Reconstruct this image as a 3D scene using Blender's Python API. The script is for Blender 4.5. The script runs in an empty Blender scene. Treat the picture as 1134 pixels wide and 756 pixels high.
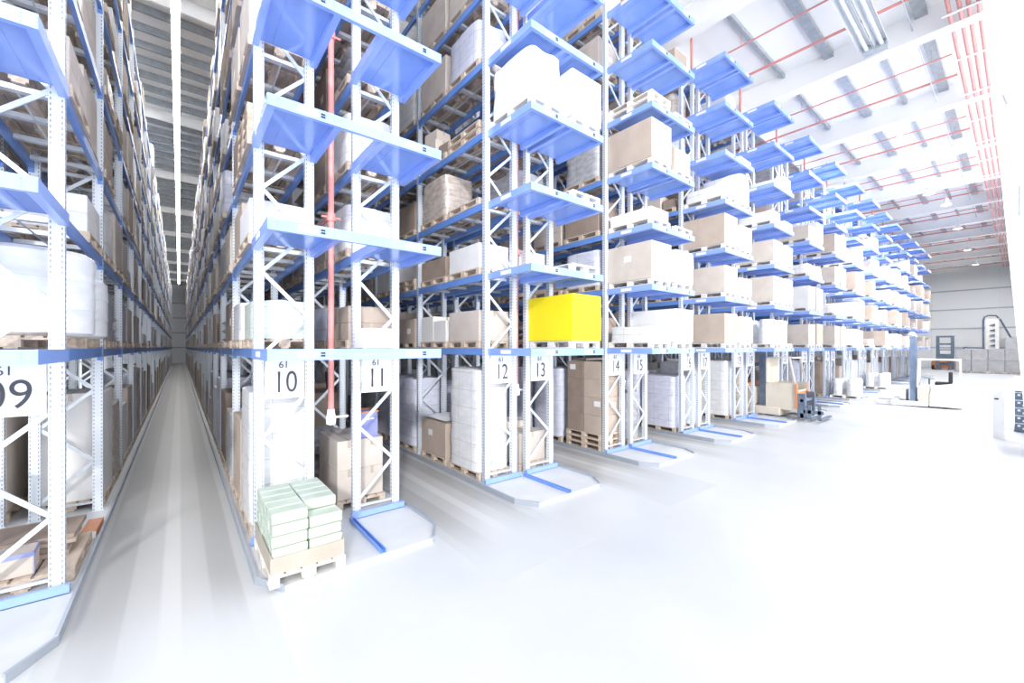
import bpy, math, random
from mathutils import Vector, Matrix, noise
C = bpy.context.scene.collection
rnd = random.Random(11)
PI = math.pi
# ------------------------------------------------------------------ render look
sc = bpy.context.scene
sc.view_settings.view_transform = 'Standard'
sc.view_settings.look = 'None'
sc.view_settings.gamma = 1
sc.view_settings.use_curve_mapping = False
sc.view_settings.exposure = 0.98
sc.cycles.use_denoising = True
sc.cycles.max_bounces = 8
sc.cycles.diffuse_bounces = 5
# ------------------------------------------------------------------ calibrated layout (metres)
CAMZ = 2.7
D = 6.526            # front of the rack frames
YP = 5.25            # front edge of the transfer platforms
BAY = 2.862
PER = 3.664          # rack pitch
LV = [0.055, 2.68] + [4.145 + 1.386*i for i in range(6)]   # 0 = floor plinth, 1..7 shelves
CEIL = 13.4
FARX = 80.0
FARY = 90.0
# ------------------------------------------------------------------ materials
def nt_math(nt, op, a, b=None, c=None):
    n = nt.nodes.new('ShaderNodeMath'); n.operation = op
    for i, v in enumerate((a, b, c)):
        if v is None: continue
        if isinstance(v, (int, float)): n.inputs[i].default_value = v
        else: nt.links.new(v, n.inputs[i])
    return n.outputs[0]
def new_mat(name, col, rough=.5, metal=0., spec=.5):
    m = bpy.data.materials.new(name); m.use_nodes = True
    b = m.node_tree.nodes['Principled BSDF']
    b.inputs['Base Color'].default_value = (*col, 1)
    b.inputs['Roughness'].default_value = rough
    b.inputs['Metallic'].default_value = metal
    b.inputs['Specular IOR Level'].default_value = spec
    return m
def noisy(name, c1, c2, scale=3., rough=.6, bump=0., detail=4., stretch=(1,1,1), metal=0., spec=.5, lo=.35, hi=.65):
    m = new_mat(name, c1, rough, metal, spec); nt = m.node_tree; b = nt.nodes['Principled BSDF']
    tc = nt.nodes.new('ShaderNodeTexCoord'); mp = nt.nodes.new('ShaderNodeMapping')
    mp.inputs['Scale'].default_value = stretch
    oi = nt.nodes.new('ShaderNodeObjectInfo')
    ad = nt.nodes.new('ShaderNodeVectorMath'); ad.operation = 'ADD'
    cb = nt.nodes.new('ShaderNodeCombineXYZ')
    nt.links.new(nt_math(nt, 'MULTIPLY', oi.outputs['Random'], 31.), cb.inputs[0])
    nt.links.new(tc.outputs['Object'], mp.inputs['Vector'])
    nt.links.new(mp.outputs[0], ad.inputs[0]); nt.links.new(cb.outputs[0], ad.inputs[1])
    no = nt.nodes.new('ShaderNodeTexNoise'); no.inputs['Scale'].default_value = scale; no.inputs['Detail'].default_value = detail
    nt.links.new(ad.outputs[0], no.inputs['Vector'])
    r = nt.nodes.new('ShaderNodeValToRGB')
    r.color_ramp.elements[0].position = lo; r.color_ramp.elements[1].position = hi
    r.color_ramp.elements[0].color = (*c1, 1); r.color_ramp.elements[1].color = (*c2, 1)
    nt.links.new(no.outputs[0], r.inputs[0]); nt.links.new(r.outputs[0], b.inputs['Base Color'])
    if bump:
        bp = nt.nodes.new('ShaderNodeBump'); bp.inputs['Strength'].default_value = bump; bp.inputs['Distance'].default_value = .02
        nt.links.new(no.outputs[0], bp.inputs['Height']); nt.links.new(bp.outputs[0], b.inputs['Normal'])
    return m
def emit(name, col, s):
    m = bpy.data.materials.new(name); m.use_nodes = True; nt = m.node_tree
    b = nt.nodes['Principled BSDF']
    b.inputs['Base Color'].default_value = (*col, 1)
    b.inputs['Emission Color'].default_value = (*col, 1); b.inputs['Emission Strength'].default_value = s
    return m
def mat_upright():
    # galvanised post with two columns of punched slots along its faces
    m = new_mat('galvanised_upright', (.72,.77,.84), .38, .25); nt = m.node_tree; b = nt.nodes['Principled BSDF']
    tc = nt.nodes.new('ShaderNodeTexCoord'); sp = nt.nodes.new('ShaderNodeSeparateXYZ'); nt.links.new(tc.outputs['Object'], sp.inputs[0])
    sn = nt.nodes.new('ShaderNodeSeparateXYZ'); nt.links.new(tc.outputs['Normal'], sn.inputs[0])
    x, y, z = sp.outputs
    fz = nt_math(nt, 'ABSOLUTE', nt_math(nt, 'SUBTRACT', nt_math(nt, 'FRACT', nt_math(nt, 'DIVIDE', z, .06)), .5))
    zin = nt_math(nt, 'LESS_THAN', fz, .24)
    xin = nt_math(nt, 'LESS_THAN', nt_math(nt, 'ABSOLUTE', nt_math(nt, 'SUBTRACT', nt_math(nt, 'ABSOLUTE', x), .043)), .0055)
    yin = nt_math(nt, 'LESS_THAN', nt_math(nt, 'ABSOLUTE', nt_math(nt, 'SUBTRACT', nt_math(nt, 'ABSOLUTE', y), .018)), .0075)
    ny = nt_math(nt, 'GREATER_THAN', nt_math(nt, 'ABSOLUTE', sn.outputs[1]), .5)
    sel = nt_math(nt, 'ADD', nt_math(nt, 'MULTIPLY', ny, xin), nt_math(nt, 'MULTIPLY', nt_math(nt, 'SUBTRACT', 1., ny), yin))
    hole = nt_math(nt, 'MULTIPLY', sel, zin)
    mx = nt.nodes.new('ShaderNodeMix'); mx.data_type = 'RGBA'
    nt.links.new(hole, mx.inputs[0]); mx.inputs[6].default_value = (.72,.77,.84,1); mx.inputs[7].default_value = (.22,.26,.33,1)
    nt.links.new(mx.outputs[2], b.inputs['Base Color'])
    return m
def mat_floor():
    m = noisy('polished_concrete', (.50,.514,.532), (.605,.615,.628), .35, .34, 0., 6., lo=.3, hi=.7)
    return m
def mat_lane():
    # wheel-worn bands running along an aisle (x across the lane, object space), dying out at the mouth
    m = new_mat('aisle_concrete', (.6,.6,.6), .35); nt = m.node_tree; b = nt.nodes['Principled BSDF']
    tc = nt.nodes.new('ShaderNodeTexCoord'); sp = nt.nodes.new('ShaderNodeSeparateXYZ'); nt.links.new(tc.outputs['Object'], sp.inputs[0])
    no = nt.nodes.new('ShaderNodeTexNoise'); no.inputs['Scale'].default_value = 1.2; no.inputs['Detail'].default_value = 6
    mp = nt.nodes.new('ShaderNodeMapping'); mp.inputs['Scale'].default_value = (1.5,.25,1)
    nt.links.new(tc.outputs['Object'], mp.inputs['Vector']); nt.links.new(mp.outputs[0], no.inputs['Vector'])
    nz = nt_math(nt, 'SUBTRACT', no.outputs[0], .5)
    xw = nt_math(nt, 'ADD', sp.outputs[0], nt_math(nt, 'MULTIPLY', nz, .05))
    t = nt_math(nt, 'ADD', nt_math(nt, 'DIVIDE', xw, 1.74), .5)
    r = nt.nodes.new('ShaderNodeValToRGB'); cr = r.color_ramp
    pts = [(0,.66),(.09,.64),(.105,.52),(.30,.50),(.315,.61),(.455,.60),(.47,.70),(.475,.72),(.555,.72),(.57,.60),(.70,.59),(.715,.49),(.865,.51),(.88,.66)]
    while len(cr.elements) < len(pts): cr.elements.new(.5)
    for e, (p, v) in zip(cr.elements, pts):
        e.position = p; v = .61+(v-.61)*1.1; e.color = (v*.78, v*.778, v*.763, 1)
    nt.links.new(t, r.inputs[0])
    r2 = nt.nodes.new('ShaderNodeValToRGB'); r2.color_ramp.elements[0].color = (.8,.8,.8,1); r2.color_ramp.elements[0].position = .3
    nt.links.new(no.outputs[0], r2.inputs[0])
    mx = nt.nodes.new('ShaderNodeMix'); mx.data_type = 'RGBA'; mx.blend_type = 'MULTIPLY'; mx.inputs[0].default_value = .35
    nt.links.new(r.outputs[0], mx.inputs[6]); nt.links.new(r2.outputs[0], mx.inputs[7])
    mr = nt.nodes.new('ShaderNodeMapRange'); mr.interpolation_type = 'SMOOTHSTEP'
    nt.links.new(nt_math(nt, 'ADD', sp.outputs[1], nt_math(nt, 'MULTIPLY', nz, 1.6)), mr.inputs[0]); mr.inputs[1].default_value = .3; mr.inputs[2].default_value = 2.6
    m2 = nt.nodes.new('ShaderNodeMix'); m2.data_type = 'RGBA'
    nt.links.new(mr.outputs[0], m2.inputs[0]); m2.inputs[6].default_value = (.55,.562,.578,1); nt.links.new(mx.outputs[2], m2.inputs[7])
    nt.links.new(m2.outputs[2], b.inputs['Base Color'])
    return m
def mat_wrapped(name, c1, c2, lay=.3):
    # film over stacked cartons: faint carton joints, glossy crumpled film
    m = noisy(name, c1, c2, 5., .28, .5, 5., stretch=(1,1,2.2), lo=.3, hi=.72)
    nt = m.node_tree; b = nt.nodes['Principled BSDF']
    src = b.inputs['Base Color'].links[0].from_socket
    tc = nt.nodes.new('ShaderNodeTexCoord'); sp = nt.nodes.new('ShaderNodeSeparateXYZ'); nt.links.new(tc.outputs['Object'], sp.inputs[0])
    def line(s, w, th):
        f = nt_math(nt, 'ABSOLUTE', nt_math(nt, 'SUBTRACT', nt_math(nt, 'FRACT', nt_math(nt, 'DIVIDE', s, w)), .5))
        return nt_math(nt, 'LESS_THAN', f, th)
    L = nt_math(nt, 'MAXIMUM', line(sp.outputs[2], lay, .018), line(nt_math(nt, 'ADD', sp.outputs[0], sp.outputs[1]), lay*1.3, .014))
    mx = nt.nodes.new('ShaderNodeMix'); mx.data_type = 'RGBA'
    nt.links.new(nt_math(nt, 'MULTIPLY', L, .45), mx.inputs[0]); nt.links.new(src, mx.inputs[6]); mx.inputs[7].default_value = (c1[0]*.5, c1[1]*.48, c1[2]*.48, 1)
    nt.links.new(mx.outputs[2], b.inputs['Base Color'])
    return m
M = {}
M['blue'] = noisy('shaded_blue_powder_coat', (.12,.26,.66), (.15,.30,.72), 2., .28, spec=.7)  # darker copy of the rack blue; shade inside the racks put into the colour
M['litblue'] = noisy('lit_blue_powder_coat', (.24,.38,.84), (.28,.42,.88), 2., .28, spec=.7)  # same blue made lighter; light on the platforms put into the colour
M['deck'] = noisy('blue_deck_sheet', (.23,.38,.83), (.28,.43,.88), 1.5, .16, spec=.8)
M['post'] = mat_upright()
M['galv'] = noisy('galvanised_steel', (.62,.68,.75), (.74,.79,.85), 6., .38, metal=.3)
M['dgalv'] = noisy('dull_galvanised_tray', (.33,.37,.41), (.42,.46,.50), 6., .5, metal=.2)
M['white'] = new_mat('white_plate', (.86,.87,.88), .4)
M['ink'] = new_mat('dark_lettering', (.045,.05,.07), .5)
M['black'] = new_mat('black_print', (.02,.02,.025), .5)
M['red'] = noisy('red_sprinkler_paint', (.62,.24,.22), (.68,.28,.26), 8., .35)
M['wood'] = noisy('pallet_wood', (.50,.40,.32), (.66,.56,.47), 5., .75, .2, stretch=(4,.6,4))
M['woodw'] = noisy('bleached_pallet_wood', (.72,.67,.61), (.82,.78,.73), 5., .75, .2, stretch=(4,.6,4))
M['floor'] = mat_floor(); M['lane'] = mat_lane()
M['plinth'] = noisy('plinth_concrete', (.57,.583,.602), (.65,.66,.673), 1.2, .5)
M['edge'] = new_mat('steel_guide_rail', (.42,.46,.52), .45, .4)
M['roof'] = noisy('roof_sheet', (.90,.91,.92), (.94,.945,.95), .6, .5)
M['girder'] = noisy('white_girder_paint', (.88,.89,.90), (.92,.925,.93), .8, .5)
M['wallp'] = noisy('wall_panel', (.88,.905,.93), (.91,.93,.95), .15, .5)
M['rail'] = new_mat('wall_rail', (.50,.55,.61), .5)
M['wallw'] = noisy('white_wall_sheet', (.86,.87,.88), (.90,.905,.91), .3, .5)
M['c_tan'] = noisy('tan_cardboard', (.47,.385,.325), (.53,.44,.375), 2.5, .8)
M['c_beige'] = noisy('beige_cardboard', (.58,.515,.465), (.65,.585,.53), 2.5, .8)
M['c_brown'] = noisy('brown_cardboard', (.29,.225,.185), (.35,.275,.23), 2.5, .8)
M['c_white'] = noisy('white_cardboard', (.76,.755,.75), (.83,.825,.82), 2.5, .7)
M['c_tray'] = noisy('tray_cardboard', (.42,.375,.32), (.48,.43,.37), 2.5, .8)
M['c_grey'] = noisy('grey_cardboard', (.42,.42,.44), (.49,.49,.51), 2.5, .7)
M['c_green'] = noisy('pale_green_carton', (.45,.52,.43), (.54,.60,.52), 3., .6)
M['c_blue'] = noisy('lilac_blue_plastic', (.26,.29,.62), (.33,.37,.70), 3., .4)
M['yellow'] = noisy('yellow_carton', (.83,.66,.002), (.87,.70,.004), 2., .5)
M['tape'] = new_mat('brown_tape', (.50,.44,.36), .25)
M['label'] = new_mat('paper_label', (.85,.86,.87), .5)
M['w_white'] = mat_wrapped('white_film_wrap', (.74,.745,.76), (.87,.875,.885), .36)
M['w_grey'] = mat_wrapped('grey_film_wrap', (.36,.37,.39), (.58,.59,.62), .4)
M['w_tan'] = mat_wrapped('clear_film_on_cartons', (.40,.335,.285), (.66,.60,.555), .3)
M['w_lilac'] = mat_wrapped('lilac_film_wrap', (.60,.62,.76), (.74,.76,.86), .4)
M['w_green'] = mat_wrapped('green_tinted_film', (.68,.77,.66), (.82,.88,.80), .3)
M['slate'] = noisy('slate_machine_paint', (.10,.14,.20), (.15,.19,.26), 3., .45)
M['steelblue'] = noisy('dark_mast_steel', (.17,.23,.34), (.23,.29,.40), 4., .4, metal=.3)
M['m_beige'] = noisy('beige_machine_paint', (.62,.56,.47), (.68,.62,.53), 2., .45)
M['m_white'] = noisy('white_machine_paint', (.80,.80,.79), (.86,.86,.85), 2., .4)
M['orange'] = noisy('orange_machine_paint', (.62,.22,.08), (.70,.27,.11), 2., .45)
M['rubber'] = new_mat('dark_rubber', (.03,.03,.035), .8)
M['tyre'] = new_mat('pale_wheel', (.62,.62,.62), .6)
M['lamp'] = emit('lit_lamp', (1,1,1), 3.)
M['strip'] = emit('lit_strip', (1,.99,.97), 20.)
M['drum'] = noisy('white_drum_plastic', (.76,.77,.80), (.85,.86,.88), 3., .3, .3, stretch=(1,1,3))
M['silver'] = new_mat('silver_reflector', (.82,.84,.87), .35, .3)
M['bag'] = noisy('grey_plastic_sack', (.26,.26,.28), (.44,.44,.46), 7., .3, .6)
# ------------------------------------------------------------------ mesh helpers
class MB:
    def __init__(s): s.v = []; s.f = []
    def box(s, x0, y0, z0, x1, y1, z1):
        b = len(s.v)
        s.v += [(x0,y0,z0),(x1,y0,z0),(x1,y1,z0),(x0,y1,z0),(x0,y0,z1),(x1,y0,z1),(x1,y1,z1),(x0,y1,z1)]
        s.f += [(b,b+3,b+2,b+1),(b+4,b+5,b+6,b+7),(b,b+1,b+5,b+4),(b+1,b+2,b+6,b+5),(b+2,b+3,b+7,b+6),(b+3,b,b+4,b+7)]
        return s
    def cbox(s, x0, y0, z0, x1, y1, z1, c=.008):
        # box with chamfered edges
        b = len(s.v); X = (x0,x1); Y = (y0,y1); Z = (z0,z1)
        idx = {}
        for i in (0,1):
            for j in (0,1):
                for k in (0,1):
                    sx = c if i == 0 else -c; sy = c if j == 0 else -c; sz = c if k == 0 else -c
                    for a, p in (('x',(X[i],Y[j]+sy,Z[k]+sz)),('y',(X[i]+sx,Y[j],Z[k]+sz)),('z',(X[i]+sx,Y[j]+sy,Z[k]))):
                        idx[(i,j,k,a)] = len(s.v); s.v.append(p)
        g = idx.get
        for i in (0,1):
            q = [g((i,0,0,'x')),g((i,1,0,'x')),g((i,1,1,'x')),g((i,0,1,'x'))]; s.f.append(tuple(q if i else q[::-1]))
            q = [g((0,i,0,'y')),g((1,i,0,'y')),g((1,i,1,'y')),g((0,i,1,'y'))]; s.f.append(tuple(q[::-1] if i else q))
            q = [g((0,0,i,'z')),g((1,0,i,'z')),g((1,1,i,'z')),g((0,1,i,'z'))]; s.f.append(tuple(q if i else q[::-1]))
        for i in (0,1):
            for j in (0,1):
                s.f.append((g((i,j,0,'x')),g((i,j,1,'x')),g((i,j,1,'y')),g((i,j,0,'y'))))
                s.f.append((g((i,0,j,'x')),g((i,1,j,'x')),g((i,1,j,'z')),g((i,0,j,'z'))))
                s.f.append((g((0,i,j,'y')),g((1,i,j,'y')),g((1,i,j,'z')),g((0,i,j,'z'))))
                for k in (0,1):
                    s.f.append((g((i,j,k,'x')),g((i,j,k,'y')),g((i,j,k,'z'))))
        return s
    def bar(s, p, q, w, h=None, up=(0,0,1)):
        # rectangular bar from p to q
        h = h or w; p = Vector(p); q = Vector(q); d = (q-p).normalized(); u = Vector(up)
        if abs(d.dot(u)) > .98: u = Vector((0,1,0))
        a = d.cross(u).normalized()*w/2; c = a.cross(d).normalized()*h/2
        b = len(s.v)
        for e in (p,q):
            for sa, scn in ((-1,-1),(1,-1),(1,1),(-1,1)): s.v.append(tuple(e+a*sa+c*scn))
        s.f += [(b,b+1,b+2,b+3),(b+7,b+6,b+5,b+4)] + [(b+i,b+4+i,b+4+(i+1)%4,b+(i+1)%4) for i in range(4)]
        return s
    def tube(s, pts, r, n=8):
        pts = [Vector(p) for p in pts]; rings = []
        for i, p in enumerate(pts):
            d = ((pts[min(i+1,len(pts)-1)]-p).normalized() + (p-pts[max(i-1,0)]).normalized()).normalized()
            u = Vector((0,0,1)) if abs(d.z) < .9 else Vector((0,1,0))
            a = d.cross(u).normalized(); c = a.cross(d).normalized(); rr = r[i] if isinstance(r, (list,tuple)) else r
            rings.append(len(s.v))
            for k in range(n):
                t = 2*PI*k/n; s.v.append(tuple(p + a*rr*math.cos(t) + c*rr*math.sin(t)))
        for i in range(len(pts)-1):
            for k in range(n): s.f.append((rings[i]+k, rings[i]+(k+1)%n, rings[i+1]+(k+1)%n, rings[i+1]+k))
        s.f.append(tuple(rings[0]+k for k in range(n))[::-1]); s.f.append(tuple(rings[-1]+k for k in range(n)))
        return s
    def lathe(s, prof, n=20, c=(0,0,0)):
        b = len(s.v)
        for r, z in prof:
            for k in range(n):
                t = 2*PI*k/n; s.v.append((c[0]+r*math.cos(t), c[1]+r*math.sin(t), c[2]+z))
        for i in range(len(prof)-1):
            for k in range(n): s.f.append((b+i*n+k, b+i*n+(k+1)%n, b+(i+1)*n+(k+1)%n, b+(i+1)*n+k))
        s.f.append(tuple(b+k for k in range(n))[::-1]); s.f.append(tuple(b+(len(prof)-1)*n+k for k in range(n)))
        return s
    def prism(s, poly, z0, z1):
        b = len(s.v); n = len(poly)
        s.v += [(x,y,z0) for x,y in poly] + [(x,y,z1) for x,y in poly]
        s.f += [tuple(range(b,b+n))[::-1], tuple(range(b+n,b+2*n))] + [(b+i,b+(i+1)%n,b+n+(i+1)%n,b+n+i) for i in range(n)]
        return s
    def prismx(s, poly, x0, x1):
        # polygon in (y,z) extruded along x
        b = len(s.v); n = len(poly)
        s.v += [(x0,y,z) for y,z in poly] + [(x1,y,z) for y,z in poly]
        s.f += [tuple(range(b,b+n))[::-1], tuple(range(b+n,b+2*n))] + [(b+i,b+(i+1)%n,b+n+(i+1)%n,b+n+i) for i in range(n)]
        return s
    def mesh(s, name, mat, smooth=False):
        me = bpy.data.meshes.new(name); me.from_pydata(s.v, [], s.f); me.materials.append(M[mat])
        import bmesh
        bm = bmesh.new(); bm.from_mesh(me); bmesh.ops.recalc_face_normals(bm, faces=bm.faces[:]); bm.to_mesh(me); bm.free()
        if smooth:
            me.polygons.foreach_set('use_smooth', [True]*len(me.polygons))
            me.set_sharp_from_angle(angle=math.radians(42))
        return me
def put(name, me, parent=None, loc=(0,0,0), rz=0., kind=None, label=None):
    o = bpy.data.objects.new(name, me); C.objects.link(o); o.location = loc
    if rz: o.rotation_euler = (0,0,rz)
    if parent is not None: o.parent = parent
    if kind: o['kind'] = kind
    if label: o['label'] = label
    return o
def tag(o, label, cat, group=None):
    o['label'] = label; o['category'] = cat
    if group: o['group'] = group
    return o
def thing(name, label, cat, loc=(0,0,0), rz=0., group=None):
    return tag(put(name, None, None, loc, rz), label, cat, group)
def struct(name, mb, mat, loc=(0,0,0), smooth=False):
    return put(name, mb.mesh(name, mat, smooth), None, loc, 0., 'structure')
ORD = ['zeroth','first','second','third','fourth','fifth','sixth','seventh','eighth','ninth','tenth','eleventh','twelfth','thirteenth','fourteenth','fifteenth','sixteenth','seventeenth','eighteenth','nineteenth','twentieth']
cache = {}
def cached(key, fn):
    if key not in cache: cache[key] = fn()
    return cache[key]
def text_mesh(txt, size, mat, sx=.82):
    def mk():
        cu = bpy.data.curves.new('number', 'FONT'); cu.body = txt; cu.size = size; cu.extrude = .002; cu.align_x = 'CENTER'; cu.align_y = 'CENTER'
        cu.offset = -.004*size
        o = bpy.data.objects.new('tmp', cu); C.objects.link(o)
        bpy.context.view_layer.update()
        dg = bpy.context.evaluated_depsgraph_get()
        me = bpy.data.meshes.new_from_object(o.evaluated_get(dg))
        bpy.data.objects.remove(o); bpy.data.curves.remove(cu)
        me.transform(Matrix.Rotation(PI/2, 4, 'X') @ Matrix.Diagonal((sx,1,1,1)))
        me.materials.clear(); me.materials.append(M[mat]); me.name = 'number'
        return me
    return cached(('txt', txt, size, mat), mk)
# ------------------------------------------------------------------ room shell
fl = MB().box(-40,-7,-.2,FARX,FARY,0); struct('floor', fl, 'floor')
ce = MB(); ce.box(-40,-4,CEIL,FARX,FARY,CEIL+.2)
struct('ceiling', ce, 'roof')
struct('wall_back', MB().box(-40,FARY,0,FARX,FARY+.3,CEIL), 'wallp')
struct('wall_far', MB().box(FARX,-10,0,FARX+.3,FARY+.3,CEIL+.2), 'wallp')
struct('wall_left', MB().box(-40.3,-4,0,-40,FARY+.3,CEIL+.2), 'wallp')
trim_i = [0]
def trim(mb, mat, loc=(0,0,0)):
    trim_i[0] += 1
    return struct('trim_%d' % trim_i[0], mb, mat, loc)
for z in (2.6, 5.1, 7.6, 10.1):
    trim(MB().box(FARX-.08,-10,z,FARX,FARY,z+.16), 'rail')
    trim(MB().box(-40,FARY-.08,z,FARX,FARY,z+.16), 'rail')
for y in (1.6, 7.6, 13.6):
    trim(MB().box(FARX-.05,y,0,FARX,y+.12,CEIL), 'wallw')
# right-hand wall: white sheet that leans in slightly, its end face towards the camera
wr = MB(); wr.prismx([(-12,0),(-.12,0),(.72,13.3),(-12,13.3)], 16.0, 17.6); wr.prismx([(-12,0),(-.4,0),(-.4,13.3),(-12,13.3)], 38.0, 79.9); struct('wall_right', wr, 'wallw')
trim(MB().prismx([(.28,9.0),(-1.1,9.32),(-1.1,9.02),(.22,8.74)], 15.93, 16.0), 'rail')
trim(MB().box(15.95,-.02,5.9,16.0,.02,6.7), 'rail')
# deep white girders across the hall, grey cable trays between them, roof ribs
for i in range(12):
    x = 12.4 + 6.05*i
    g = MB(); g.box(x-.06,-.4,12.55,x+.06,FARY,CEIL); g.box(x-.22,-.4,12.5,x+.22,FARY,12.56); trim(g, 'girder')
g = MB(); g.box(6.3,-.4,12.55,6.42,FARY,CEIL); g.box(6.14,-.4,12.5,6.58,FARY,12.56); trim(g, 'girder')
for i, (y, w) in enumerate(((2.0,.30),(3.15,.12),(4.4,.28),(5.85,.12))):
    trim(MB().box(2,y-w/2,13.22,FARX,y+w/2,13.36), 'dgalv')
for i in range(80):
    y = 8.0 + 1.025*i
    trim(MB().box(-14,y-.045,13.14 if i % 8 else 12.95,3.9 if i > 7 else FARX,y+.045,13.39), 'dgalv' if i % 8 else 'roof')
trim(MB().tube([(2,2.2,12.9),(78,2.2,12.9)], .018, 6), 'rail')
# low concrete plinths with a steel guide rail round them; worn aisle lanes between
def plinth(x0, x1, y1=86):
    c = .22
    poly = [(x0+c,5.13),(x1-c,5.13),(x1,5.13+c*1.6),(x1,y1),(x0,y1),(x0,5.13+c*1.6)]
    trim(MB().prism(poly, 0, .055), 'plinth')
    e = MB()
    e.prism([(x0-.03,5.13+c*1.6),(x0,5.13+c*1.6),(x0,y1),(x0-.03,y1)], 0, .10)
    e.prism([(x1,5.13+c*1.6),(x1+.03,5.13+c*1.6),(x1+.03,y1),(x1,y1)], 0, .10)
    e.prism([(x0-.03,5.13+c*1.6),(x0+c-.02,5.10),(x0+c,5.13),(x0,5.13+c*1.6)], 0, .09)
    e.prism([(x1+.03,5.13+c*1.6),(x1,5.13+c*1.6),(x1-c,5.13),(x1-c+.02,5.10)], 0, .09)
    trim(e, 'edge')
# ------------------------------------------------------------------ racks
UX, UY = .12, .09
TOP = 11.35
def upright_mesh():
    def mk():
        m = MB()   # open C section with returned lips
        m.box(-.06,-.045,0,.06,-.039,TOP-.06); m.box(-.06,-.039,0,-.054,.045,TOP-.06); m.box(.054,-.039,0,.06,.045,TOP-.06)
        m.box(-.054,.039,0,-.03,.045,TOP-.06); m.box(.03,.039,0,.054,.045,TOP-.06)
        m.box(-.075,-.06,0,.075,.055,.012)
        return m.mesh('upright', 'post')
    return cached('upright', mk)
def bracing_mesh(w):
    def mk():
        m = MB(); z = .30; s = 1
        m.bar((-w/2,0,.2),(w/2,0,.2),.045,.03)
        while z < TOP-.7:
            m.bar((-w/2*s,0,z),(w/2*s,0,z+.57),.022,.05); z += .575; s = -s
        m.bar((-w/2,0,TOP-.15),(w/2,0,TOP-.15),.045,.03)
        return m.mesh('bracing', 'galv')
    return cached(('brace', round(w,3)), mk)
def beam_mesh():
    def mk():
        m = MB(); L = BAY-UY
        m.box(-.025,0,-.13,.025,L,0)
        m.box(-.031,0,-.19,.031,.012,.03); m.box(-.031,L-.012,-.19,.031,L,.03)
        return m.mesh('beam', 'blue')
    return cached('beam', mk)
def support_mesh(w):
    def mk():
        m = MB(); L = BAY-UY
        for t in (.08,.36,.64,.92):
            y = L*t
            m.box(-w/2,y-.045,-.062,w/2,y+.045,-.052); m.box(-w/2,y-.045,-.052,w/2,y-.037,-.006); m.box(-w/2,y+.037,-.052,w/2,y+.045,-.006)
        m.box(-.012,L*.08,-.068,.012,L*.92,-.062); return m.mesh('support_bars', 'galv')  # separate crossbars; the thin tie bar is added to join them
    return cached(('sup', round(w,3)), mk)
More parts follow.
